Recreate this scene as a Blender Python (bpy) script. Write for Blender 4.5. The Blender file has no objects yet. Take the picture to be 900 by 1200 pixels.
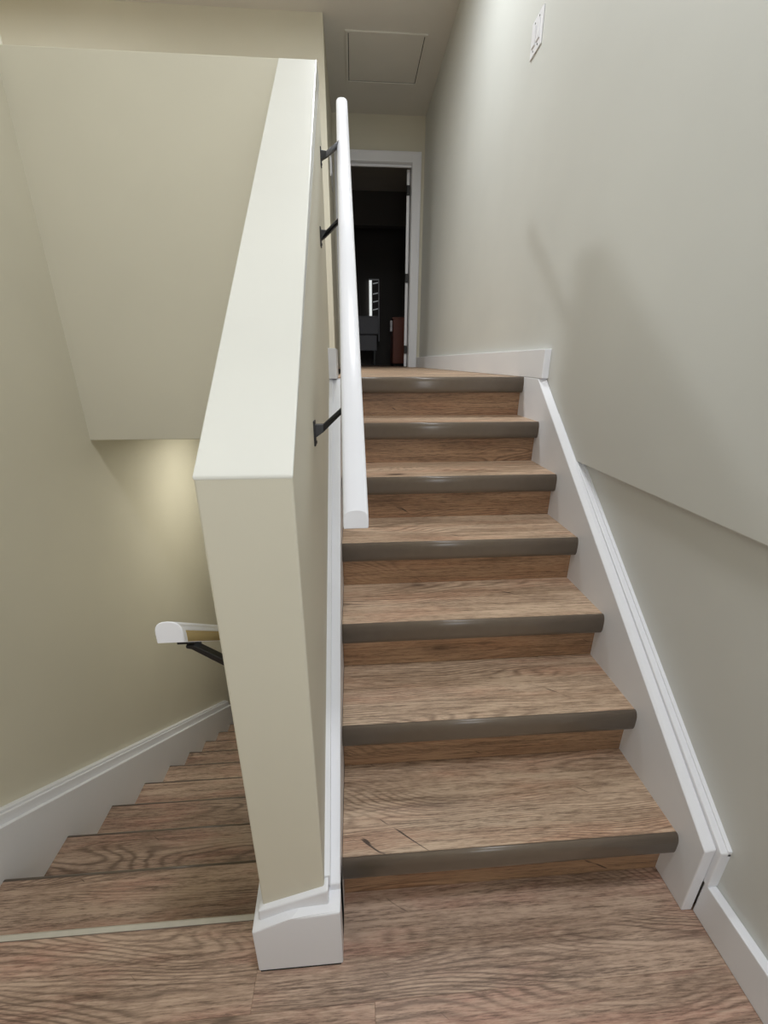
import bpy, bmesh, math, random
from mathutils import Vector, Matrix
random.seed(7)
S = bpy.context.scene
COL = S.collection

# ------------------------------------------------------------------ camera
F, PITCH, YAW, ROLL, EYE = 481.35, 0.3513, 0.0707, 0.0016, 1.3664
cd = bpy.data.cameras.new('camera'); cam = bpy.data.objects.new('camera', cd); COL.objects.link(cam)
cd.sensor_fit = 'VERTICAL'; cd.sensor_height = 24.0; cd.lens = 24.0 * F / 1200.0
cd.clip_start = 0.02; cd.clip_end = 60
fw = Vector((math.sin(YAW)*math.cos(PITCH), math.cos(YAW)*math.cos(PITCH), -math.sin(PITCH)))
r0 = Vector((math.cos(YAW), -math.sin(YAW), 0)); u0 = r0.cross(fw)
rr = math.cos(ROLL)*r0 + math.sin(ROLL)*u0; uu = -math.sin(ROLL)*r0 + math.cos(ROLL)*u0
cam.matrix_world = Matrix(((rr.x, uu.x, -fw.x, 0), (rr.y, uu.y, -fw.y, 0), (rr.z, uu.z, -fw.z, EYE), (0, 0, 0, 1)))
S.camera = cam

# ------------------------------------------------------------------ world, exposure
w = bpy.data.worlds.new('world'); S.world = w; w.use_nodes = True
w.node_tree.nodes['Background'].inputs[0].default_value = (0.75, 0.85, 1.0, 1)
w.node_tree.nodes['Background'].inputs[1].default_value = 0.0
vs = S.view_settings
vs.view_transform = 'Standard'; vs.look = 'None'; vs.gamma = 1.0; vs.use_curve_mapping = False
vs.exposure = 0.15

# ------------------------------------------------------------------ large lights (all sit under a modelled ceiling lamp)
def lamp(name, loc, power, size, color):
    l = bpy.data.lights.new(name, 'AREA'); l.shape = 'DISK'; l.size = size; l.energy = power; l.color = color
    o = bpy.data.objects.new(name, l); o.location = loc; COL.objects.link(o)
    return o
LANDING_LAMP = (0.35, 0.40, 3.86)
HALL_LAMP = (0.10, 2.85, 3.86)
ROOM_LAMP = (-2.45, 2.80, 3.86)
BASEMENT_LAMP = (-0.62, 2.75, 0.985)
lamp('landing_light', LANDING_LAMP, 28, 0.50, (0.93, 0.95, 1.0))
lamp('upper_room_light', ROOM_LAMP, 40, 0.36, (0.93, 0.97, 1.0))
lamp('hall_light', HALL_LAMP, 22, 0.40, (0.91, 0.96, 1.0))
# daylight through the small entry window in the wall behind
WIN = (-0.20, 0.60, 1.00, 2.10)
wl = bpy.data.lights.new('entry_daylight', 'AREA'); wl.shape = 'RECTANGLE'; wl.size = WIN[1]-WIN[0]; wl.size_y = WIN[3]-WIN[2]; wl.energy = 10.5; wl.color = (0.88, 0.92, 1.0)
wo = bpy.data.objects.new('entry_daylight', wl); wo.location = ((WIN[0]+WIN[1])/2, -1.33, (WIN[2]+WIN[3])/2); wo.rotation_euler = (math.pi/2, 0, 0); COL.objects.link(wo)
lamp('basement_light', BASEMENT_LAMP, 7, 0.16, (1.0, 0.97, 0.86))

# ------------------------------------------------------------------ materials
def srgb(r, g, b):
    f = lambda c: (c/255/12.92) if c/255 <= 0.04045 else ((c/255+0.055)/1.055)**2.4
    return (f(r), f(g), f(b), 1)

class NT:
    def __init__(s, name):
        s.m = bpy.data.materials.new(name); s.m.use_nodes = True
        s.t = s.m.node_tree; s.n = s.t.nodes; s.b = s.n['Principled BSDF']
    def node(s, typ, **kw):
        n = s.n.new(typ)
        for k, v in kw.items(): setattr(n, k, v)
        return n
    def link(s, a, b): s.t.links.new(a, b)
    def math(s, op, a, b=None, c=None, clamp=False):
        n = s.node('ShaderNodeMath', operation=op, use_clamp=clamp)
        for i, v in enumerate((a, b, c)):
            if v is None: continue
            if isinstance(v, (int, float)): n.inputs[i].default_value = v
            else: s.link(v, n.inputs[i])
        return n.outputs[0]
    def ramp(s, fac, stops, interp='LINEAR'):
        n = s.node('ShaderNodeValToRGB'); s.link(fac, n.inputs[0]); n.color_ramp.interpolation = interp
        e = n.color_ramp.elements
        while len(e) < len(stops): e.new(0.5)
        for i, (p, c) in enumerate(stops): e[i].position = p; e[i].color = c
        return n.outputs[0]
    def mix(s, fac, a, b, typ='MIX'):
        n = s.node('ShaderNodeMix', data_type='RGBA', blend_type=typ)
        for sock, v in ((n.inputs[0], fac), (n.inputs[6], a), (n.inputs[7], b)):
            if isinstance(v, (int, float)): sock.default_value = v
            elif isinstance(v, tuple): sock.default_value = v
            else: s.link(v, sock)
        return n.outputs[2]
    def noise(s, vec, scale, detail=3, rough=0.5, dist=0.0):
        n = s.node('ShaderNodeTexNoise'); s.link(vec, n.inputs['Vector'])
        n.inputs['Scale'].default_value = scale; n.inputs['Detail'].default_value = detail
        n.inputs['Roughness'].default_value = rough; n.inputs['Distortion'].default_value = dist
        return n.outputs['Fac']
    def bump(s, h, strength, dist=0.002):
        n = s.node('ShaderNodeBump'); n.inputs['Strength'].default_value = strength; n.inputs['Distance'].default_value = dist
        s.link(h, n.inputs['Height']); s.link(n.outputs[0], s.b.inputs['Normal'])
    def pos(s):
        return s.node('ShaderNodeNewGeometry').outputs['Position']

def paint(name, col, rough, var=0.03, bump=0.12, spec=0.5, bscale=240):
    t = NT(name); p = t.pos()
    n1 = t.noise(p, 1.7, 3); n2 = t.noise(p, bscale, 2, 0.6)
    d = tuple(c*(1-var) for c in col[:3])+(1,); l = tuple(min(1, c*(1+var)) for c in col[:3])+(1,)
    t.link(t.ramp(n1, [(0.3, d), (0.7, l)]), t.b.inputs['Base Color'])
    t.b.inputs['Roughness'].default_value = rough; t.b.inputs['Specular IOR Level'].default_value = spec
    t.bump(n2, bump, 0.0006)
    return t.m

def flat(name, col, rough=0.5, metal=0.0):
    t = NT(name); p = t.pos(); n = t.noise(p, 40, 2)
    d = tuple(c*0.93 for c in col[:3])+(1,)
    t.link(t.ramp(n, [(0.3, d), (0.7, col)]), t.b.inputs['Base Color'])
    t.b.inputs['Roughness'].default_value = rough; t.b.inputs['Metallic'].default_value = metal
    return t.m

def wood(name, light, mid, dark, pink):
    """worn laminate plank: grain runs along X, figure differs from plank to plank"""
    t = NT(name)
    tc = t.node('ShaderNodeTexCoord').outputs['Object']
    oi = t.node('ShaderNodeObjectInfo').outputs['Random']
    sep = t.node('ShaderNodeSeparateXYZ'); t.link(tc, sep.inputs[0])
    v = t.math('ADD', sep.outputs[1], sep.outputs[2])
    def coords(sx, sv, k):
        c = t.node('ShaderNodeCombineXYZ')
        t.link(t.math('MULTIPLY', sep.outputs[0], sx), c.inputs[0])
        t.link(t.math('MULTIPLY', v, sv), c.inputs[1])
        t.link(t.math('MULTIPLY', oi, k), c.inputs[2])
        return c.outputs[0]
    # cathedral figure: contour lines of a field stretched along the plank
    f1 = t.noise(coords(1.15, 6.0, 61.0), 1.0, 1.2, 0.35, 0.1)
    wob = t.noise(coords(10, 60, 23.0), 1.0, 3, 0.6)
    ph = t.math('ADD', t.math('MULTIPLY', v, 620.0), t.math('ADD', t.math('MULTIPLY', f1, 230.0), t.math('MULTIPLY', wob, 4.0)))
    ring = t.math('POWER', t.math('MULTIPLY_ADD', t.math('SINE', ph), 0.5, 0.5), 2.5)
    zone = t.ramp(t.noise(coords(1.4, 9.0, 37.0), 1.0, 2, 0.5), [(0.40, (.12, .12, .12, 1)), (0.60, (1, 1, 1, 1))])
    ring = t.math('MULTIPLY', ring, zone)
    # fine fibres at three widths
    fib = t.noise(coords(4.0, 130, 91.0), 1.0, 4, 0.7)
    fib2 = t.noise(coords(26.0, 330, 17.0), 1.0, 3, 0.75)
    fib3 = t.noise(coords(2.2, 48, 67.0), 1.0, 4, 0.65)
    fibm = t.math('ADD', t.math('ADD', t.math('MULTIPLY', fib, 0.38), t.math('MULTIPLY', fib2, 0.44)), t.math('MULTIPLY', fib3, 0.18))
    # broad colour drift
    drift = t.noise(coords(1.8, 11.0, 47.0), 1.0, 4, 0.65)
    warm = t.noise(coords(2.6, 15.0, 71.0), 1.0, 3, 0.55)
    base = t.ramp(drift, [(0.33, mid), (0.66, light)])
    base = t.mix(t.ramp(warm, [(0.48, (0, 0, 0, 1)), (0.68, (.85, .85, .85, 1))]), base, pink)
    base = t.mix(t.math('MULTIPLY', t.ramp(fibm, [(0.40, (1, 1, 1, 1)), (0.515, (0, 0, 0, 1))]), 0.75), base, dark)
    base = t.mix(t.ramp(fibm, [(0.52, (0, 0, 0, 1)), (0.60, (.75, .75, .75, 1))]), base, light)
    base = t.mix(t.math('MULTIPLY', ring, 0.62), base, dark)
    # knots and short dark checks
    vo = t.node('ShaderNodeTexVoronoi'); vo.feature = 'F1'
    t.link(coords(2.1, 6.5, 53.0), vo.inputs['Vector']); vo.inputs['Scale'].default_value = 1.0
    kn = t.math('ADD', vo.outputs['Distance'], t.math('MULTIPLY', t.math('SUBTRACT', wob, 0.5), 0.10))
    knot = t.ramp(kn, [(0.045, (1, 1, 1, 1)), (0.10, (0, 0, 0, 1))])
    halo = t.ramp(kn, [(0.07, (1, 1, 1, 1)), (0.26, (0, 0, 0, 1))])
    base = t.mix(t.math('MULTIPLY', halo, 0.35), base, dark)
    base = t.mix(t.math('MULTIPLY', knot, 0.8), base, srgb(52, 38, 28))
    gap = t.ramp(t.noise(coords(3.0, 30, 29.0), 1.0, 5, 0.7), [(0.22, (1, 1, 1, 1)), (0.33, (0, 0, 0, 1))])
    base = t.mix(t.math('MULTIPLY', gap, 0.75), base, srgb(62, 46, 35))
    # short slanting splits
    rx_ = t.math('ADD', t.math('MULTIPLY', sep.outputs[0], 4.2), t.math('MULTIPLY', v, -4.2))
    rv_ = t.math('ADD', t.math('MULTIPLY', sep.outputs[0], 26.0), t.math('MULTIPLY', v, 40.0))
    c2 = t.node('ShaderNodeCombineXYZ'); t.link(rx_, c2.inputs[0]); t.link(rv_, c2.inputs[1]); t.link(t.math('MULTIPLY', oi, 83.0), c2.inputs[2])
    split = t.ramp(t.noise(c2.outputs[0], 1.0, 2.5, 0.5, 0.3), [(0.248, (1, 1, 1, 1)), (0.285, (0, 0, 0, 1))])
    base = t.mix(t.math('MULTIPLY', split, 0.9), base, srgb(48, 34, 26))
    # plank to plank tone
    tone = t.math('MULTIPLY_ADD', oi, 0.22, 0.89)
    hsv = t.node('ShaderNodeHueSaturation'); t.link(base, hsv.inputs['Color']); t.link(tone, hsv.inputs['Value'])
    t.link(hsv.outputs[0], t.b.inputs['Base Color'])
    t.link(t.math('MULTIPLY_ADD', fibm, 0.25, 0.36), t.b.inputs['Roughness'])
    t.b.inputs['Specular IOR Level'].default_value = 0.4
    hgt = t.math('SUBTRACT', t.math('MULTIPLY', fibm, 0.8), t.math('MULTIPLY', ring, 0.5))
    t.bump(hgt, 0.35, 0.0008)
    return t.m

M = {}
M['wall'] = paint('cream_wall_paint', srgb(213, 208, 190), 0.55)
M['wall_grey'] = paint('pale_grey_wall_paint', srgb(209, 210, 205), 0.48)
M['cap'] = paint('cream_gloss_paint', srgb(226, 226, 219), 0.26, bump=0.06)
M['ceiling'] = paint('white_ceiling_paint', srgb(216, 214, 206), 0.85, bump=0.5, bscale=130)
M['trim'] = paint('white_trim_paint', srgb(234, 235, 239), 0.35, 0.02, 0.05, bscale=60)
M['rail'] = paint('white_rail_gloss', srgb(244, 245, 250), 0.30, 0.01, 0.03)
M['khaki'] = flat('khaki_side', srgb(164, 142, 94), 0.6)
M['black'] = flat('black_iron', srgb(24, 23, 23), 0.42)
M['plank'] = wood('laminate_plank', srgb(196, 170, 149), srgb(150, 124, 105), srgb(82, 63, 51), srgb(176, 136, 118))
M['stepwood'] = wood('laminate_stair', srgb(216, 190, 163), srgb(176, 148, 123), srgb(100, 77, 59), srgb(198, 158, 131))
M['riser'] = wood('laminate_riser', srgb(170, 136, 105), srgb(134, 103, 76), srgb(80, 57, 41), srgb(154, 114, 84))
M['nosing'] = flat('taupe_nosing', srgb(110, 98, 85), 0.28)
M['strip'] = flat('pale_edge', srgb(196, 190, 176), 0.35)
M['plate'] = flat('switch_plastic', srgb(236, 236, 240), 0.3)
M['gap'] = flat('dark_gap', srgb(38, 35, 32), 0.9)
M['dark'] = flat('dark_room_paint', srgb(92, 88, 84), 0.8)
M['redwood'] = flat('red_brown_cabinet', srgb(116, 54, 30), 0.45)
M['greyfab'] = flat('grey_cabinet', srgb(150, 150, 156), 0.6)
def emit(name, col, st):
    t = NT(name); t.b.inputs['Base Color'].default_value = col
    t.b.inputs['Emission Color'].default_value = col; t.b.inputs['Emission Strength'].default_value = st
    return t.m
M['daylight'] = emit('daylit_glass', srgb(236, 240, 238), 0.75)
M['slat'] = emit('glowing_slat', srgb(200, 205, 205), 0.22)  # slats glow faintly themselves, standing in for daylight falling on them
M['lampglass'] = emit('lamp_diffuser', srgb(250, 248, 240), 1.5)

# ------------------------------------------------------------------ mesh helpers
def obj(name, bm, mat, parent=None, smooth=False):
    bmesh.ops.recalc_face_normals(bm, faces=bm.faces[:])
    me = bpy.data.meshes.new(name); bm.to_mesh(me); bm.free()
    me.materials.append(M[mat] if isinstance(mat, str) else mat)
    if smooth:
        for p in me.polygons: p.use_smooth = True
    o = bpy.data.objects.new(name, me); COL.objects.link(o)
    if parent: o.parent = parent
    return o
def tag(o, label, cat, kind=None, group=None):
    o['label'] = label; o['category'] = cat
    if kind: o['kind'] = kind
    if group: o['group'] = group
    return o
def empty(name, loc=(0, 0, 0)):
    o = bpy.data.objects.new(name, None); o.location = loc; o.empty_display_size = 0.1; COL.objects.link(o); return o
def addbox(bm, x0, x1, y0, y1, z0, z1):
    vs_ = [bm.verts.new((x, y, z)) for x in (x0, x1) for y in (y0, y1) for z in (z0, z1)]
    for f in ((0, 1, 3, 2), (4, 6, 7, 5), (0, 4, 5, 1), (2, 3, 7, 6), (0, 2, 6, 4), (1, 5, 7, 3)): bm.faces.new([vs_[i] for i in f])
    return vs_
def bevel(bm, w_, seg=2, ang=0.6):
    ed = [e for e in bm.edges if len(e.link_faces) == 2 and e.calc_face_angle(0) > ang]
    bmesh.ops.bevel(bm, geom=ed, offset=w_, segments=seg, affect='EDGES', profile=0.5)
def box(name, b, mat, parent=None, bev=0.0, seg=2):
    bm = bmesh.new(); addbox(bm, *b)
    bmesh.ops.recalc_face_normals(bm, faces=bm.faces[:])
    if bev: bevel(bm, bev, seg)
    return obj(name, bm, mat, parent)
def extrude_x(name, poly, x0, x1, mat, parent=None, bev=0.0, smooth=False, x0b=None, x1b=None):
    """poly of (y, z) swept along X; x may differ with y when given as functions"""
    bm = bmesh.new()
    fx0 = x0 if callable(x0) else (lambda y: x0); fx1 = x1 if callable(x1) else (lambda y: x1)
    a = [bm.verts.new((fx0(y), y, z)) for y, z in poly]; b = [bm.verts.new((fx1(y), y, z)) for y, z in poly]
    n = len(poly)
    bm.faces.new(a); bm.faces.new(b[::-1])
    for i in range(n): bm.faces.new((a[i], b[i], b[(i+1) % n], a[(i+1) % n]))
    bmesh.ops.recalc_face_normals(bm, faces=bm.faces[:])
    if bev: bevel(bm, bev)
    return obj(name, bm, mat, parent, smooth)
def sweep(name, prof, p0, p1, mat, parent=None, bev=0.0, smooth=True, plumb=True):
    """profile (side, up) swept in a straight line from p0 to p1, ends cut square to the run"""
    p0 = Vector(p0); p1 = Vector(p1); d = (p1-p0).normalized()
    s = d.cross(Vector((0, 0, 1))).normalized(); u = Vector((0, 0, 1)) if plumb else s.cross(d)
    bm = bmesh.new()
    A = [bm.verts.new(p0+s*a+u*b) for a, b in prof]; B = [bm.verts.new(p1+s*a+u*b) for a, b in prof]
    n = len(prof); bm.faces.new(A); bm.faces.new(B[::-1])
    for i in range(n): bm.faces.new((A[i], B[i], B[(i+1) % n], A[(i+1) % n]))
    bmesh.ops.recalc_face_normals(bm, faces=bm.faces[:])
    if bev: bevel(bm, bev, 2, 1.2)
    o = obj(name, bm, mat, parent)
    if smooth:
        for p in o.data.polygons: p.use_smooth = len(p.vertices) == 4
    return o
def bar(name, pts, w_, h_, mat, parent=None):
    """flat iron bar along a bent path; w_ across, h_ thick; bevelled"""
    bm = bmesh.new(); rings = []
    pts = [Vector(p) for p in pts]
    for i, p in enumerate(pts):
        d = (pts[min(i+1, len(pts)-1)]-pts[max(i-1, 0)]).normalized()
        s = Vector((0, 1, 0)); s = (s-d*s.dot(d)).normalized(); u = d.cross(s)
        ww = w_[i] if isinstance(w_, (list, tuple)) else w_; hh = h_[i] if isinstance(h_, (list, tuple)) else h_
        rings.append([bm.verts.new(p+s*a*ww/2+u*b*hh/2) for a, b in ((-1, -1), (1, -1), (1, 1), (-1, 1))])
    for r, q in zip(rings, rings[1:]):
        for i in range(4): bm.faces.new((r[i], r[(i+1) % 4], q[(i+1) % 4], q[i]))
    bm.faces.new(rings[0][::-1]); bm.faces.new(rings[-1])
    bmesh.ops.recalc_face_normals(bm, faces=bm.faces[:])
    bevel(bm, 0.0012, 1, 0.8)
    return obj(name, bm, mat, parent)
def cyl(name, c, r, h, mat, parent=None, axis='Z', seg=24):
    bm = bmesh.new()
    bmesh.ops.create_cone(bm, cap_ends=True, segments=seg, radius1=r, radius2=r, depth=h)
    R = {'Z': Matrix(), 'X': Matrix.Rotation(math.pi/2, 4, 'Y'), 'Y': Matrix.Rotation(math.pi/2, 4, 'X')}[axis]
    bmesh.ops.transform(bm, matrix=Matrix.Translation(c) @ R, verts=bm.verts[:])
    return obj(name, bm, mat, parent)

# ------------------------------------------------------------------ layout constants
RISE, RUN, Y0 = 0.185, 0.2325, 0.6723          # rising flight
XL, XR = -0.056, 0.834                          # its clear width
ZU = 7*RISE                                     # upper floor
YTOP = Y0+6*RUN
DR, DN, NDN = 0.178, 0.238, 12                  # falling flight: rise, run, number of steps
XDL, XDR = -1.14, -0.262
ZB = -NDN*DR                                    # basement floor
YB = Y0+NDN*DN
CEIL = 3.92
XW = 0.890                                      # lower right wall face
XU = 0.864                                      # overhanging right wall face
YD = 5.74                                       # wall with the door
YH = 4.37                                       # hall wall that faces the stairs
YG, YG2 = 1.94, 2.06                            # guard wall over the falling flight, front and back
YBK = -1.35                                     # wall behind
XLW = -1.192                                     # left wall face
nline = lambda y: RISE+(y-Y0)*RISE/RUN
dline = lambda y: -(y-Y0)*DR/DN

# ------------------------------------------------------------------ the setting
# right wall: recessed lower part and thicker upper part
bm = bmesh.new(); addbox(bm, XW, XW+0.1, YBK-0.1, 2.2, -0.02, 1.06)
tag(obj('wall_right', bm, 'wall_grey'), 'recessed lower part of right wall beside the rising stairs', 'wall', 'structure')
bm = bmesh.new(); addbox(bm, XU, XU+0.14, YBK-0.1, YD+0.12, 0.999, CEIL)
bmesh.ops.recalc_face_normals(bm, faces=bm.faces[:]); bevel(bm, 0.004, 2)
tag(obj('wall_right_upper', bm, 'wall_grey'), 'overhanging pale grey upper right wall above a shadowed ledge line', 'wall', 'structure')
# left wall along the falling flight
bm = bmesh.new(); addbox(bm, XLW-0.12, XLW, YBK-0.1, YG+0.05, ZB-0.05, CEIL); 
tag(obj('wall_left', bm, 'wall'), 'cream left wall beside the stairs going down', 'wall', 'structure')
bm = bmesh.new(); addbox(bm, XLW-0.12, XLW, YG+0.05, 5.2, ZB-0.05, 1.03)
tag(obj('wall_left_lower', bm, 'wall'), 'cream left wall of the lower stairwell under the floor edge', 'wall', 'structure')
# wall behind the viewer
bm = bmesh.new(); addbox(bm, XLW-0.12, XU+0.14, YBK-0.1, YBK, -0.02, CEIL)
tag(obj('wall_back', bm, 'wall'), 'cream wall closing the lower landing behind the viewer', 'wall', 'structure')
# ceiling with a hole for nothing: one slab
bm = bmesh.new(); addbox(bm, -4.2, XU+0.14, YBK-0.1, YD+0.12, CEIL, CEIL+0.1)
tag(obj('ceiling', bm, 'ceiling'), 'textured off-white ceiling over the stairs and hall', 'ceiling', 'structure')

# half wall between the two flights, sloped top
hx0 = lambda y: -0.234-0.004*(y-0.588); hx1 = lambda y: -0.092-0.0105*(y-0.588)
YF = 0.588; ZF = 1.211; YE = YG2; ZE = 2.375
SLP = (ZE-ZF)/(YG-YF)
halfwall = extrude_x('wall_middle', [(YF, -0.02), (YF, ZF-0.004), (YG, ZE-0.004), (YE, ZE-0.004), (YE, ZB-0.02), (YF, ZB-0.02)], hx0, hx1, 'wall', bev=0.004)
tag(halfwall, 'cream half wall with sloped top between the two flights', 'wall', 'structure')
extrude_x('sloped_cap', [(YF-0.0006, ZF-0.006), (YF-0.0006, ZF), (YG, ZE), (YE, ZE), (YE, ZE-0.006)], lambda y: hx0(y)-0.0006, lambda y: hx1(y)+0.0006, 'cap', halfwall, bev=0.0025)

# guard wall over the falling flight and the hall wall beyond it
g = box('wall_guard', (XLW-0.02, hx0(YG)+0.01, YG, YG2, 1.03, ZE), 'wall', bev=0.003)
tag(g, 'cream guard wall facing the stairwell above the stairs going down', 'wall', 'structure')
h = box('wall_hall', (-4.2, -0.177, YH, YD+0.01, ZU-0.2, CEIL), 'wall')
tag(h, 'pale cream hall wall seen above the guard wall', 'wall', 'structure')
# underside of the upper floor over the basement stairs
b = box('ceiling_basement', (-4.2, -0.1, YG2, 5.2, 1.03, 1.10), 'ceiling')
tag(b, 'low ceiling over the foot of the stairs going down', 'ceiling', 'structure')
b = box('floor_upper_room', (-4.2, -0.083, YG2, YH+0.02, 1.10, ZU), 'plank')
tag(b, 'wood floor of the upper room left of the hall', 'floor', 'structure')
b = box('wall_upper_room', (-4.3, -4.2, YG-0.2, YH+0.1, 1.0, CEIL), 'wall'); tag(b, 'far cream wall of the upper room left of the hall', 'wall', 'structure')
b = box('wall_upper_room_front', (-4.2, XLW-0.12, YG-0.1, YG, 1.0, CEIL), 'wall'); tag(b, 'cream wall closing the front of the upper room', 'wall', 'structure')

# wall with the doorway
DX0, DX1, DZ = -0.06, 0.722, 3.488
bm = bmesh.new()
addbox(bm, -0.18, DX0-0.012, YD, YD+0.12, ZU-0.2, CEIL); addbox(bm, DX1+0.012, XU+0.02, YD, YD+0.12, ZU-0.2, CEIL); addbox(bm, DX0-0.012, DX1+0.012, YD, YD+0.12, DZ+0.012, CEIL)
tag(obj('wall_far', bm, 'wall'), 'cream wall around the dark doorway at the end of the hall', 'wall', 'structure')

# floors -----------------------------------------------------------
fl = box('floor', (XLW, XW, YBK, Y0-0.014, -0.05, -0.014), 'gap'); tag(fl, 'lower landing floor of brown wood-look planks', 'floor', 'structure')
def plank(b, parent, mat='plank', name='plank', bev=0.0007):
    cx, cy, cz = (b[0]+b[1])/2, (b[2]+b[3])/2, b[5]
    bm = bmesh.new(); addbox(bm, b[0]-cx, b[1]-cx, b[2]-cy, b[3]-cy, b[4]-cz, 0)
    bmesh.ops.recalc_face_normals(bm, faces=bm.faces[:]); bevel(bm, bev, 1)
    o = obj(name, bm, mat, parent); o.location = (cx, cy, cz); return o
rows = [(0.494, 0.668, [-0.262]), (0.300, 0.494, [0.016]), (0.106, 0.300, [-0.55, 0.62]), (-0.088, 0.106, [0.3]), (-0.282, -0.088, [-0.3]), (-0.476, -0.282, [0.1]), (-0.67, -0.476, [-0.6, 0.5]), (-0.864, -0.67, [0]), (-1.058, -0.864, [-.4]), (YBK, -1.058, [.4])]
for ya, yb, js in rows:
    xs = [XLW+0.001]+js+[XW-0.001]
    for xa, xb in zip(xs, xs[1:]):
        if yb > 0.66 and xa > -0.3: yb += 0.036          # runs on to the first riser right of the half wall
        plank((xa+0.0001, xb-0.0001, ya+0.0001, yb-0.0001, -0.014, 0.0), fl)
fu = box('floor_upper', (-0.178, XU, YTOP+0.05, YD+0.12, ZU-0.2, ZU-0.012), 'gap'); tag(fu, 'upper hall floor of light wood-look planks', 'floor', 'structure')
yy = YTOP+0.03; k = 0
while yy < YD+0.1:
    ye = min(yy+0.194, YD+0.118)
    xs = [(-0.082 if yy < YG2+0.1 else -0.176), (0.25, 0.6, 0.1, 0.45)[k % 4], XU-0.001]
    for xa, xb in zip(xs, xs[1:]): plank((xa, xb-0.0005, yy, ye-0.0005, ZU-0.012, ZU), fu, 'stepwood')
    yy = ye; k += 1
fb = box('floor_basement', (-4.2, XDR, YB, 5.2, ZB-0.05, ZB), 'plank'); tag(fb, 'basement floor at the foot of the stairs', 'floor', 'structure')
b = box('wall_basement_far', (-4.2, -0.1, 5.2, 5.3, ZB-0.05, 1.05), 'wall'); tag(b, 'cream far wall of the basement', 'wall', 'structure')
b = box('wall_basement_side', (-0.256, -0.10, YE, 5.2, ZB-0.05, 1.05), 'wall'); tag(b, 'cream wall right of the basement stairs', 'wall', 'structure')

# ------------------------------------------------------------------ the rising flight
up = empty('stair_flight', (0, 0, 0)); tag(up, 'seven wood-look steps with taupe nosings rising to the hall', 'stairs')
up2 = up
def nose_profile(y, z, h=0.073, d=0.036, lip=0.015):
    """rounded nosing: front at y, top at z (rising flight faces -Y)"""
    y -= 0.006
    pts = [(y+d, z-h), (y+d, z-0.013), (y+lip, z-0.013), (y+lip, z+0.001)]
    for i in range(8):
        a = math.pi/2*i/7
        pts.append((y+0.013-0.013*math.sin(a), z-0.026+0.027*math.cos(a)))
    for i in range(7):
        a = math.pi/2*i/6
        pts.append((y+0.014-0.014*math.cos(a), z-h+0.024-0.024*math.sin(a)))
    return pts
for i in range(7):
    y = Y0+i*RUN; z = (i+1)*RISE
    # riser
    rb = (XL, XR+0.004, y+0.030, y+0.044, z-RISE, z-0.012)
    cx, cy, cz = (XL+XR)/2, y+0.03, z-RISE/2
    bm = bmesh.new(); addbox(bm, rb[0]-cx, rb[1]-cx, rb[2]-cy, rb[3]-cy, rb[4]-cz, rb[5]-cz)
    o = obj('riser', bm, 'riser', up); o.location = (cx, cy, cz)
    if i < 6:
        plank((XL, XR+0.004, y+0.0095, y+RUN+0.03, z-0.012, z), up, 'stepwood', 'tread', 0.0008)
    else:
        plank((XL, XR+0.004, y+0.0095, y+0.058, z-0.012, z), up, 'stepwood', 'tread', 0.0008)
    n = extrude_x('nosing', nose_profile(y, z), XL, XR+0.002, 'nosing', up)
    for p in n.data.polygons: p.use_smooth = len(p.vertices) == 4
# ------------------------------------------------------------------ the falling flight
dn = empty('stair_flight', (0, 0, 0)); tag(dn, 'narrow wood-look steps going down beside the left wall', 'stairs')
for i in range(NDN):
    yn = Y0+i*DN; z = -i*DR                       # nosing line at (yn, z); tread i lies before it for i>0
    if i > 0:
        plank((XDL-0.004, XDR, yn-DN-0.03, yn-0.0095, z-0.012, z), dn, 'plank', 'tread', 0.0008)
    cx, cy, cz = (XDL+XDR)/2, yn-0.03, z-DR/2
    bm = bmesh.new(); addbox(bm, XDL-0.004-cx, XDR-cx, -0.012, 0.002, -DR/2, DR/2-0.012)
    o = obj('riser', bm, 'plank', dn); o.location = (cx, cy, cz)
    prof = [(2*yn-py, pz) for py, pz in nose_profile(yn+0.004, z)]
    nz = extrude_x('nosing', prof, (XLW+0.003 if i == 0 else XDL-0.002), XDR, 'nosing', dn)
    for p in nz.data.polygons: p.use_smooth = len(p.vertices) == 4
st = extrude_x('edge_strip', [(Y0-0.012, -0.001), (Y0-0.012, 0.0025), (Y0-0.002, 0.0032), (Y0+0.0015, 0.001), (Y0+0.0015, -0.008), (Y0-0.002, -0.008)], XLW+0.003, XDR, 'strip', dn)  # pale strip over the first nosing, a lighter colour than the rest
st['label'] = 'pale strip along the landing edge'

# ------------------------------------------------------------------ skirting
# right skirt board
yA, yB = 0.602, 1.955
OFF, MOFF = 0.118, 0.144
OFB = 0.158
bm = bmesh.new()
pa = [(yA, 0.0), (yA, nline(yA)+OFF-0.012), (1.905, ZU), (yB+0.25, ZU), (yB+0.25, ZU-0.2), (yA+0.35, 0.0)]
pb = [(yA, 0.0), (yA, nline(yA)+OFB-0.045), (1.885, ZU+0.005), (yB+0.25, ZU), (yB+0.25, ZU-0.2), (yA+0.35, 0.0)]
A = [bm.verts.new((XR, a, b)) for a, b in pa]; B = [bm.verts.new((XU-0.001, a, b)) for a, b in pb]
bm.faces.new(A); bm.faces.new(B[::-1])
for i in range(6): bm.faces.new((A[i], B[i], B[(i+1) % 6], A[(i+1) % 6]))
bmesh.ops.recalc_face_normals(bm, faces=bm.faces[:]); bevel(bm, 0.003)
sk = obj('trim_1', bm, 'trim')
tag(sk, 'white skirt board along right side of the rising stairs', 'skirting', 'structure')
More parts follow.
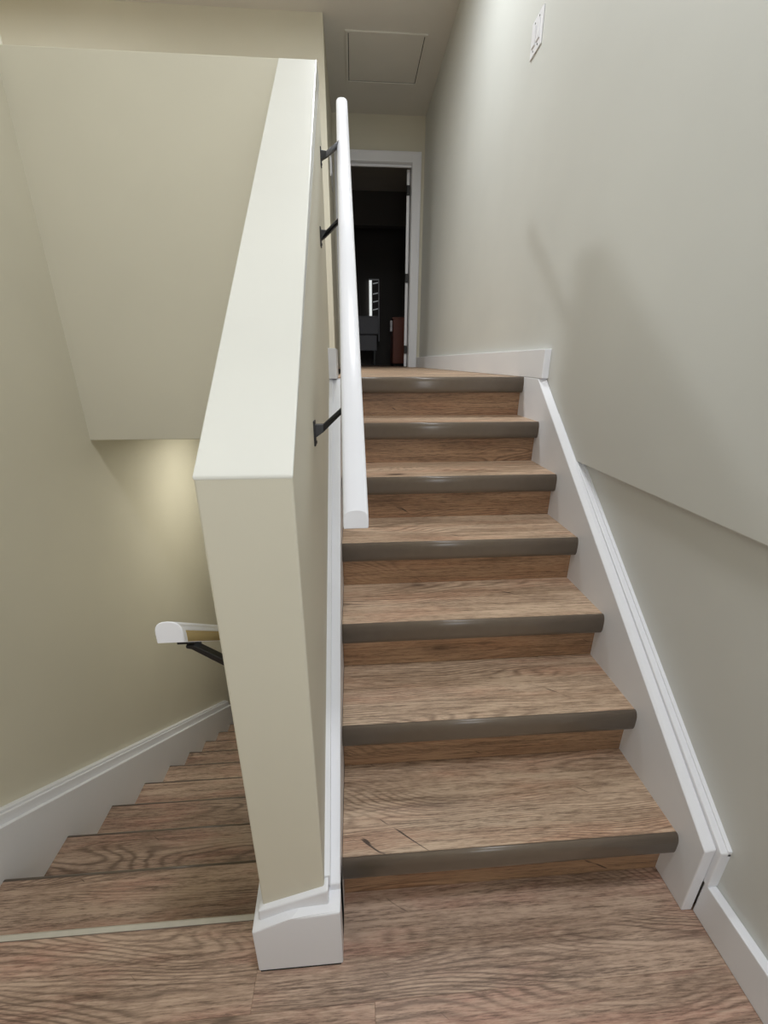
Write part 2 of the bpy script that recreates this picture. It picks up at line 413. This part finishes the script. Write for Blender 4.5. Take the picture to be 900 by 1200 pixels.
mo = extrude_x('cap_moulding', [(yA-0.012, 0.118), (yA-0.012, nline(yA-0.012)+MOFF-0.018), (1.72, nline(1.72)+MOFF), (1.72, nline(1.72)-0.02), (yA+0.05, 0.118)], XU-0.001, XW+0.002, 'trim', sk, bev=0.003)
extrude_x('bead', [(yA-0.012, nline(yA-0.012)+MOFF-0.030), (yA-0.012, nline(yA-0.012)+MOFF-0.012), (1.56, nline(1.56)+MOFF+0.006), (1.56, nline(1.56)+MOFF-0.012)], XW-0.010, XW+0.002, 'trim', sk, bev=0.002)
# lower right baseboard
bb = extrude_x('baseboard_right', [(YBK, 0.0), (YBK, 0.118), (yA, 0.118), (yA, 0.0)], XU+0.001, XW, 'trim', bev=0.003)
tag(bb, 'white baseboard at foot of the right wall on the lower landing', 'baseboard', 'structure')
# upper right baseboard
bb = box('baseboard_right_upper', (XR, XU+0.002, 1.868, YD-0.002, ZU+0.0005, ZU+0.124), 'trim', bev=0.003)
tag(bb, 'white baseboard along the right wall of the upper hall', 'baseboard', 'structure')
# half wall, right side skirt
lk = extrude_x('trim_2', [(0.60, 0.0), (0.60, nline(0.60)+OFF-0.01), (1.90, ZU-0.005), (YG2, ZU-0.005), (YG2, ZU-0.25), (0.95, 0.0)], lambda y: hx1(y)-0.002, XL-0.001, 'trim', bev=0.003)
tag(lk, 'white skirt board on the half wall beside the rising stairs', 'skirting', 'structure')
extrude_x('cap_moulding', [(0.60, nline(0.60)+OFF-0.02), (0.60, nline(0.60)+OFF+0.022), (1.90, nline(1.90)+OFF+0.022), (1.90, nline(1.90)+OFF-0.02)], lambda y: hx1(y)-0.002, lambda y: hx1(y)+0.013, 'trim', lk, bev=0.002)
bb = box('baseboard_left_upper', (-0.115, -0.072, 1.875, YG2+0.012, ZU+0.0005, ZU+0.124), 'trim', bev=0.003)
tag(bb, 'short white baseboard on the half wall at the top of the stairs', 'baseboard', 'structure')
# base wrapped round the front end of the half wall
bs = empty('baseboard_middle', (-0.16, 0.57, 0)); tag(bs, 'chunky white base block wrapped round the half wall end', 'baseboard', 'structure')
def rel(o, p):
    o.matrix_parent_inverse = Matrix.Translation(-Vector(p.location)); return o
bm = bmesh.new()
x0, x1, ya, yb = -0.258, -0.057, 0.562, 0.66
V = [bm.verts.new(p) for p in ((x0, ya, 0.0), (x1, ya, 0.0), (x1, yb, 0.0), (x0, yb, 0.0), (x0, ya, 0.156), ((x0+x1)/2-0.01, ya, 0.192), (x1, ya, 0.204), (x1, yb, 0.235), (x0, yb, 0.178))]
for f in ((0, 1, 6, 5, 4), (1, 2, 7, 6), (2, 3, 8, 7), (3, 0, 4, 8), (0, 3, 2, 1), (4, 5, 6, 7, 8)): bm.faces.new([V[i] for i in f])
bmesh.ops.recalc_face_normals(bm, faces=bm.faces[:]); bevel(bm, 0.004, 2, 0.5)
rel(obj('base_block', bm, 'trim', bs), bs)
bm = bmesh.new()
x0, x1, ya, yb = -0.243, -0.083, 0.578, 0.66
V = [bm.verts.new(p) for p in ((x0, ya, 0.14), (x1, ya, 0.18), (x1, yb, 0.20), (x0, yb, 0.15), (x0, ya, 0.200), (x1, ya, 0.255), (x1, yb, 0.285), (x0, yb, 0.205))]
for f in ((0, 1, 5, 4), (1, 2, 6, 5), (2, 3, 7, 6), (3, 0, 4, 7), (0, 3, 2, 1), (4, 5, 6, 7)): bm.faces.new([V[i] for i in f])
bmesh.ops.recalc_face_normals(bm, faces=bm.faces[:]); bevel(bm, 0.004, 2, 0.5)
rel(obj('cap_moulding', bm, 'trim', bs), bs)
rel(box('crack_gap', (-0.252, -0.062, 0.5612, 0.565, 0.0, 0.004), 'gap', bs), bs)
# left skirt of the falling flight
lo = extrude_x('trim_3', [(YBK, 0.0), (YBK, 0.13), (0.60, 0.13), (0.76, 0.13), (2.92, dline(2.92)+0.19), (2.92, dline(2.92)-0.20), (0.9, -0.4), (YBK, -0.02)], XLW-0.002, XDL, 'trim', bev=0.002)
tag(lo, 'white skirt board stepping down the left wall', 'skirting', 'structure')
extrude_x('cap_moulding', [(0.80, dline(0.80)+0.17), (0.80, dline(0.80)+0.235), (2.90, dline(2.90)+0.235), (2.90, dline(2.90)+0.17)], XLW-0.002, XDL-0.018, 'trim', lo, bev=0.003)
extrude_x('bead', [(0.80, dline(0.80)+0.222), (0.80, dline(0.80)+0.248), (2.88, dline(2.88)+0.248), (2.88, dline(2.88)+0.222)], XLW-0.002, XDL-0.026, 'trim', lo, bev=0.003)
b = box('trim_4', (XLW-0.002, XLW+0.02, 3.02, 3.10, ZB, 0.0), 'trim', bev=0.003); tag(b, 'white door casing at the foot of the stairs going down', 'casing', 'structure')

# ------------------------------------------------------------------ handrails
def rail_profile(w_=0.052, h_=0.040):
    """flat bottom, straight lower sides, rounded top"""
    pts = [(-w_/2, 0.0), (w_/2, 0.0), (w_/2, h_*0.42)]
    for i in range(1, 12):
        a = math.pi*i/12
        x = math.cos(a); zz = math.sin(a)
        pts.append((w_/2*math.copysign(abs(x)**0.75, x), h_*0.42+h_*0.58*abs(zz)**0.8))
    pts.append((-w_/2, h_*0.42))
    return pts
RM = 0.857
ry0, rz0, ry1 = 0.775, 1.046, 2.43
rx = lambda y: -0.002-0.0145*(y-ry0)
rz = lambda y: rz0+RM*(y-ry0)
R1 = empty('handrail', (rx(ry0), ry0, rz0)); tag(R1, 'long white handrail on black brackets above the rising stairs', 'handrail')
rel(sweep('rail', rail_profile(), (rx(ry0), ry0, rz0), (rx(ry1), ry1, rz(ry1)), 'rail', R1, bev=0.0025), R1)
def bracket(root, yp, zp, xw, yt, zt, xt, side):
    """plate on the wall at (xw, yp, zp), arm up to the rail underside at (xt, yt, zt)"""
    prof = [(0.002, 0.016), (0.022, 0.016), (abs(xt-xw)-0.010, zt-zp-0.003), (abs(xt-xw)+0.006, zt-zp-0.003), (abs(xt-xw)+0.006, zt-zp-0.010), (abs(xt-xw)-0.004, zt-zp-0.013), (0.022, -0.002), (0.002, -0.016)]
    bm = bmesh.new(); L_ = abs(xt-xw); ra = []
    for dy in (-0.008, 0.008):
        ra.append([bm.verts.new((xw+side*px, yp+(yt-yp)*min(1, max(0, (px-0.02)/(L_-0.02)))+dy, zp+pz)) for px, pz in prof])
    bm.faces.new(ra[0]); bm.faces.new(ra[1][::-1])
    for i in range(len(prof)): bm.faces.new((ra[0][i], ra[1][i], ra[1][(i+1) % len(prof)], ra[0][(i+1) % len(prof)]))
    bmesh.ops.recalc_face_normals(bm, faces=bm.faces[:]); bevel(bm, 0.0012, 1, 0.8)
    a = obj('bracket', bm, 'black', root)
    rel(a, root)
    pl = box('mounting_plate', (min(xw, xw+side*0.004), max(xw, xw+side*0.004), yp-0.014, yp+0.014, zp-0.034, zp+0.024), 'black', a, bev=0.001)
    for dz in (-0.026,): cyl('screw', (xw+side*0.0045, yp, zp+dz), 0.0035, 0.003, 'black', a, 'X', 10)
    bm = bmesh.new(); sl = RM*root['slope']
    vs_ = []
    for dy in (-0.03, 0.03):
        for dx in (-0.010, 0.010):
            for dz in (-0.005, 0.0): vs_.append(bm.verts.new((xt+dx, yt+dy, zt+sl*dy+dz)))
    for f in ((0, 1, 3, 2), (4, 6, 7, 5), (0, 4, 5, 1), (2, 3, 7, 6), (0, 2, 6, 4), (1, 5, 7, 3)): bm.faces.new([vs_[i] for i in f])
    obj('saddle', bm, 'black', a)
    return a
R1['slope'] = 1.0
for yp, zp, yt in ((0.985, 1.212, 1.045), (1.655, 1.770, 1.715), (1.93, 2.095, 2.15)):
    bracket(R1, yp, zp, hx1(yp), yt, rz(yt), rx(yt), 1)
R2 = empty('handrail', (-0.345, 0.655, 0.88)); tag(R2, 'short visible end of white handrail over the stairs going down', 'handrail')
R2['slope'] = -DR/DN/RM
ly0, lz0, ly1 = 0.650, 0.882, 3.2
lz = lambda y: lz0-(y-ly0)*DR/DN
r2 = rel(sweep('rail', rail_profile(0.050, 0.046), (-0.345, ly0, lz0), (-0.345, ly1, lz(ly1)), 'rail', R2, bev=0.0025), R2)
rel(sweep('khaki_strip', [(0.0245, 0.001), (0.0256, 0.001), (0.0256, 0.026), (0.0245, 0.026)], (-0.345, ly0+0.012, lz(ly0+0.012)), (-0.345, ly1, lz(ly1)), 'khaki', R2), R2)  # thin khaki strip along the rail side towards the half wall
for yt in (0.72, 1.55, 2.6):
    bracket(R2, yt, lz(yt)-0.075, hx0(yt), yt, lz(yt), -0.345, -1)

# ------------------------------------------------------------------ door
dr = empty('door_1', (DX1, YD+0.10, ZU)); tag(dr, 'open white door swung into the dark room, seen edge-on', 'door', 'structure')
ang = math.radians(90-8.5)
bm = bmesh.new(); addbox(bm, -0.036, 0, 0, 0.76, 0.008, DZ-ZU-0.006)
bmesh.ops.recalc_face_normals(bm, faces=bm.faces[:]); bevel(bm, 0.002, 1)
leaf = obj('door_leaf', bm, 'trim', dr); leaf.rotation_euler = (0, 0, -math.radians(8.5)); leaf.location = (-0.006, 0.03, 0)
for zz in (0.22, 1.06, 1.98):
    hg = box('hinge', (-0.043, -0.008, -0.006, 0.004, zz-0.05, zz+0.05), 'black', dr, bev=0.001); hg.location = (0.0, 0.022, 0)
fr = empty('trim_5', (DX1, YD, ZU)); tag(fr, 'white casing and jambs round the dark doorway', 'casing', 'structure')
CW = 0.102
for nm, b_ in (('casing', (DX1+0.004, DX1+CW, YD-0.020, YD, ZU, DZ+CW)), ('casing', (DX0-CW, DX0-0.004, YD-0.020, YD, ZU, DZ+CW)), ('head_casing', (DX0-0.004, DX1+0.004, YD-0.020, YD, DZ+0.004, DZ+CW)),
               ('jamb', (DX1, DX1+0.02, YD-0.004, YD+0.124, ZU, DZ)), ('jamb', (DX0-0.02, DX0, YD-0.004, YD+0.124, ZU, DZ)), ('head_jamb', (DX0-0.02, DX1+0.02, YD-0.004, YD+0.124, DZ, DZ+0.02)),
               ('door_stop', (DX0, DX1, YD+0.03, YD+0.045, DZ-0.025, DZ)), ('outer_bead', (DX1+CW-0.014, DX1+CW+0.002, YD-0.026, YD, ZU, DZ+CW+0.002)), ('outer_bead', (DX0-CW, DX1+CW-0.014, YD-0.026, YD, DZ+CW-0.012, DZ+CW+0.002))):
    rel(box(nm, b_, 'trim', fr, bev=0.002, seg=1), fr)

# ------------------------------------------------------------------ dark room beyond
YR = 9.1
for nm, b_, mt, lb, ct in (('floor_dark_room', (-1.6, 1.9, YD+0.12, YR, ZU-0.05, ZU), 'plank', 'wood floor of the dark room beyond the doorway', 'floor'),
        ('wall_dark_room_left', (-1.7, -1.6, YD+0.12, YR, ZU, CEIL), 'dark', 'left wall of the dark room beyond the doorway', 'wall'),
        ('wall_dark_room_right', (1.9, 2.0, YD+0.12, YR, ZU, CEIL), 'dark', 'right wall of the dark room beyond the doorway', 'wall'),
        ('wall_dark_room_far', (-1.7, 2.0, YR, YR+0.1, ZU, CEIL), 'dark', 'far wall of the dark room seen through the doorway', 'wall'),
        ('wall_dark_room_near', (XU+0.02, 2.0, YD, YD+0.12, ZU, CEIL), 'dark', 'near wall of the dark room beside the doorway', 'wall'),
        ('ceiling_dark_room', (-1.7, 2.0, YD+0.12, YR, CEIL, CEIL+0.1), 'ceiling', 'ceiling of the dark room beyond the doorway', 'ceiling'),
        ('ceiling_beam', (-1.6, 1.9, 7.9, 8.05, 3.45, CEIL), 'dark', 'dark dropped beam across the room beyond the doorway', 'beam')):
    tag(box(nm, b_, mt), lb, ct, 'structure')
wn = empty('window_1', (0.45, YR, ZU)); tag(wn, 'narrow daylit window with slatted blind at the back of the dark room', 'window', 'structure')
rel(box('pane', (0.345, 0.395, YR-0.03, YR, 2.17, 2.86), 'daylight', wn), wn)
rel(box('shutter', (0.40, 0.535, YR-0.035, YR, 2.0, 2.86), 'dark', wn, bev=0.004), wn)
for zz in (2.20, 2.34, 2.48, 2.62, 2.80):
    bm = bmesh.new(); addbox(bm, -0.05, 0.05, -0.02, 0.0, -0.007, 0.007)
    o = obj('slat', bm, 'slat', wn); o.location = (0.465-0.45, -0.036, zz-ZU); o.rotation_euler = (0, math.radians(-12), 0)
rel(box('frame', (0.525, 0.54, YR-0.045, YR, 1.75, 2.86), 'trim', wn), wn)
rel(box('frame', (0.338, 0.538, YR-0.045, YR, 2.85, 2.875), 'trim', wn), wn)
cb = empty('wood_cabinet', (0.78, 7.2, ZU)); tag(cb, 'red-brown wooden cabinet beside the open door in the dark room', 'cabinet')
rel(box('body', (0.635, 1.1, 7.0, 7.5, ZU+0.04, 1.985), 'redwood', cb, bev=0.004), cb)
rel(box('top', (0.625, 1.11, 6.99, 7.51, 1.985, 2.012), 'redwood', cb, bev=0.004), cb)
rel(box('plinth', (0.645, 1.09, 7.03, 7.48, ZU, ZU+0.04), 'gap', cb), cb)
dw = empty('grey_dresser', (0.28, 8.6, ZU)); tag(dw, 'grey two-tier dresser in the dark room behind the handrail', 'dresser')
rel(box('upper_drawer', (-0.25, 0.50, 8.5, 9.0, 1.85, 2.17), 'greyfab', dw, bev=0.02), dw)
rel(box('lower_drawer', (-0.22, 0.46, 8.53, 9.0, 1.56, 1.84), 'greyfab', dw, bev=0.01), dw)
for lx in (-0.2, 0.42):
    for lyy in (8.56, 8.94): rel(box('leg', (lx-0.02, lx+0.02, lyy-0.02, lyy+0.02, ZU, 1.57), 'black', dw), dw)
tw = empty('folded_cloth', (0.6, 6.9, 1.7)); tag(tw, 'white folded cloth hanging on the side of the wood cabinet', 'cloth')
for zz in (1.94, 1.86): rel(box('fold', (0.592, 0.626, 7.05, 7.12, zz-0.05, zz+0.03), 'plate', tw, bev=0.008), tw)

# ------------------------------------------------------------------ attic hatch
ht = empty('attic_hatch', (0.34, 4.85, CEIL)); tag(ht, 'square attic hatch panel in the hall ceiling', 'hatch')
hx_0, hx_1, hy0, hy1 = -0.005, 0.685, 4.53, 5.20
rel(box('panel', (hx_0+0.028, hx_1-0.028, hy0+0.028, hy1-0.028, CEIL-0.004, CEIL+0.004), 'ceiling', ht, bev=0.002), ht)
rel(box('shadow_gap', (hx_0+0.018, hx_1-0.018, hy0+0.018, hy1-0.018, CEIL-0.002, CEIL+0.002), 'gap', ht), ht)
for b_ in ((hx_0, hx_0+0.022, hy0, hy1), (hx_1-0.022, hx_1, hy0, hy1), (hx_0+0.022, hx_1-0.022, hy0, hy0+0.022), (hx_0+0.022, hx_1-0.022, hy1-0.022, hy1)):
    rel(box('frame', b_+(CEIL-0.010, CEIL+0.002), 'ceiling', ht, bev=0.002), ht)

# ------------------------------------------------------------------ wall plates
sp = empty('switch_plate', (XU, 2.43, 2.75)); tag(sp, 'white double switch plate high on the right wall', 'switch')
rel(box('plate', (XU-0.006, XU, 2.368, 2.490, 2.690, 2.822), 'plate', sp, bev=0.0025), sp)
for yc in (2.405, 2.453):
    rk = rel(box('rocker', (XU-0.011, XU-0.004, yc-0.017, yc+0.017, 2.722, 2.790), 'plate', sp, bev=0.002), sp)
for yc in (2.405, 2.453):
    for zc in (2.708, 2.804): rel(cyl('screw', (XU-0.0065, yc, zc), 0.003, 0.002, 'gap', sp, 'X', 10), sp)
sp = empty('wall_plate', (-0.177, 4.98, 3.12)); tag(sp, 'small pale wall plate in the hall behind the upper end of the handrail', 'wall plate')
rel(box('plate', (-0.177, -0.168, 4.78, 5.18, 3.02, 3.24), 'plate', sp, bev=0.003), sp)
rel(box('raised_panel', (-0.169, -0.163, 4.86, 5.10, 3.06, 3.20), 'plate', sp, bev=0.002), sp)

# ------------------------------------------------------------------ ceiling lamps
for loc, r, lb in ((LANDING_LAMP, 0.26, 'round flush ceiling lamp above the lower landing'), (HALL_LAMP, 0.22, 'round flush ceiling lamp in the hall above the top step'), (ROOM_LAMP, 0.2, 'round flush ceiling lamp in the upper room'), (BASEMENT_LAMP, 0.10, 'small round ceiling lamp over the basement stairs')):
    top = CEIL if loc[2] > 2 else 1.03
    L = empty('ceiling_lamp', (loc[0], loc[1], top)); tag(L, lb, 'lamp')
    rel(cyl('base', (loc[0], loc[1], top-0.012), r*1.04, 0.024, 'trim', L, seg=32), L)
    rel(cyl('diffuser', (loc[0], loc[1], (top-0.024+loc[2]+0.004)/2), r, top-0.024-loc[2]-0.004, 'lampglass', L, seg=32), L)
wn = empty('window_2', ((WIN[0]+WIN[1])/2, YBK, WIN[2])); tag(wn, 'daylit entry window in the wall behind the viewer', 'window', 'structure')
rel(box('pane', (WIN[0], WIN[1], YBK, YBK+0.006, WIN[2], WIN[3]), 'daylight', wn), wn)
for b_ in ((WIN[0]-0.06, WIN[0], WIN[2]-0.06, WIN[3]+0.06), (WIN[1], WIN[1]+0.06, WIN[2]-0.06, WIN[3]+0.06), (WIN[0], WIN[1], WIN[3], WIN[3]+0.06), (WIN[0], WIN[1], WIN[2]-0.06, WIN[2])):
    rel(box('frame', (b_[0], b_[1], YBK, YBK+0.025, b_[2], b_[3]), 'trim', wn, bev=0.003), wn)
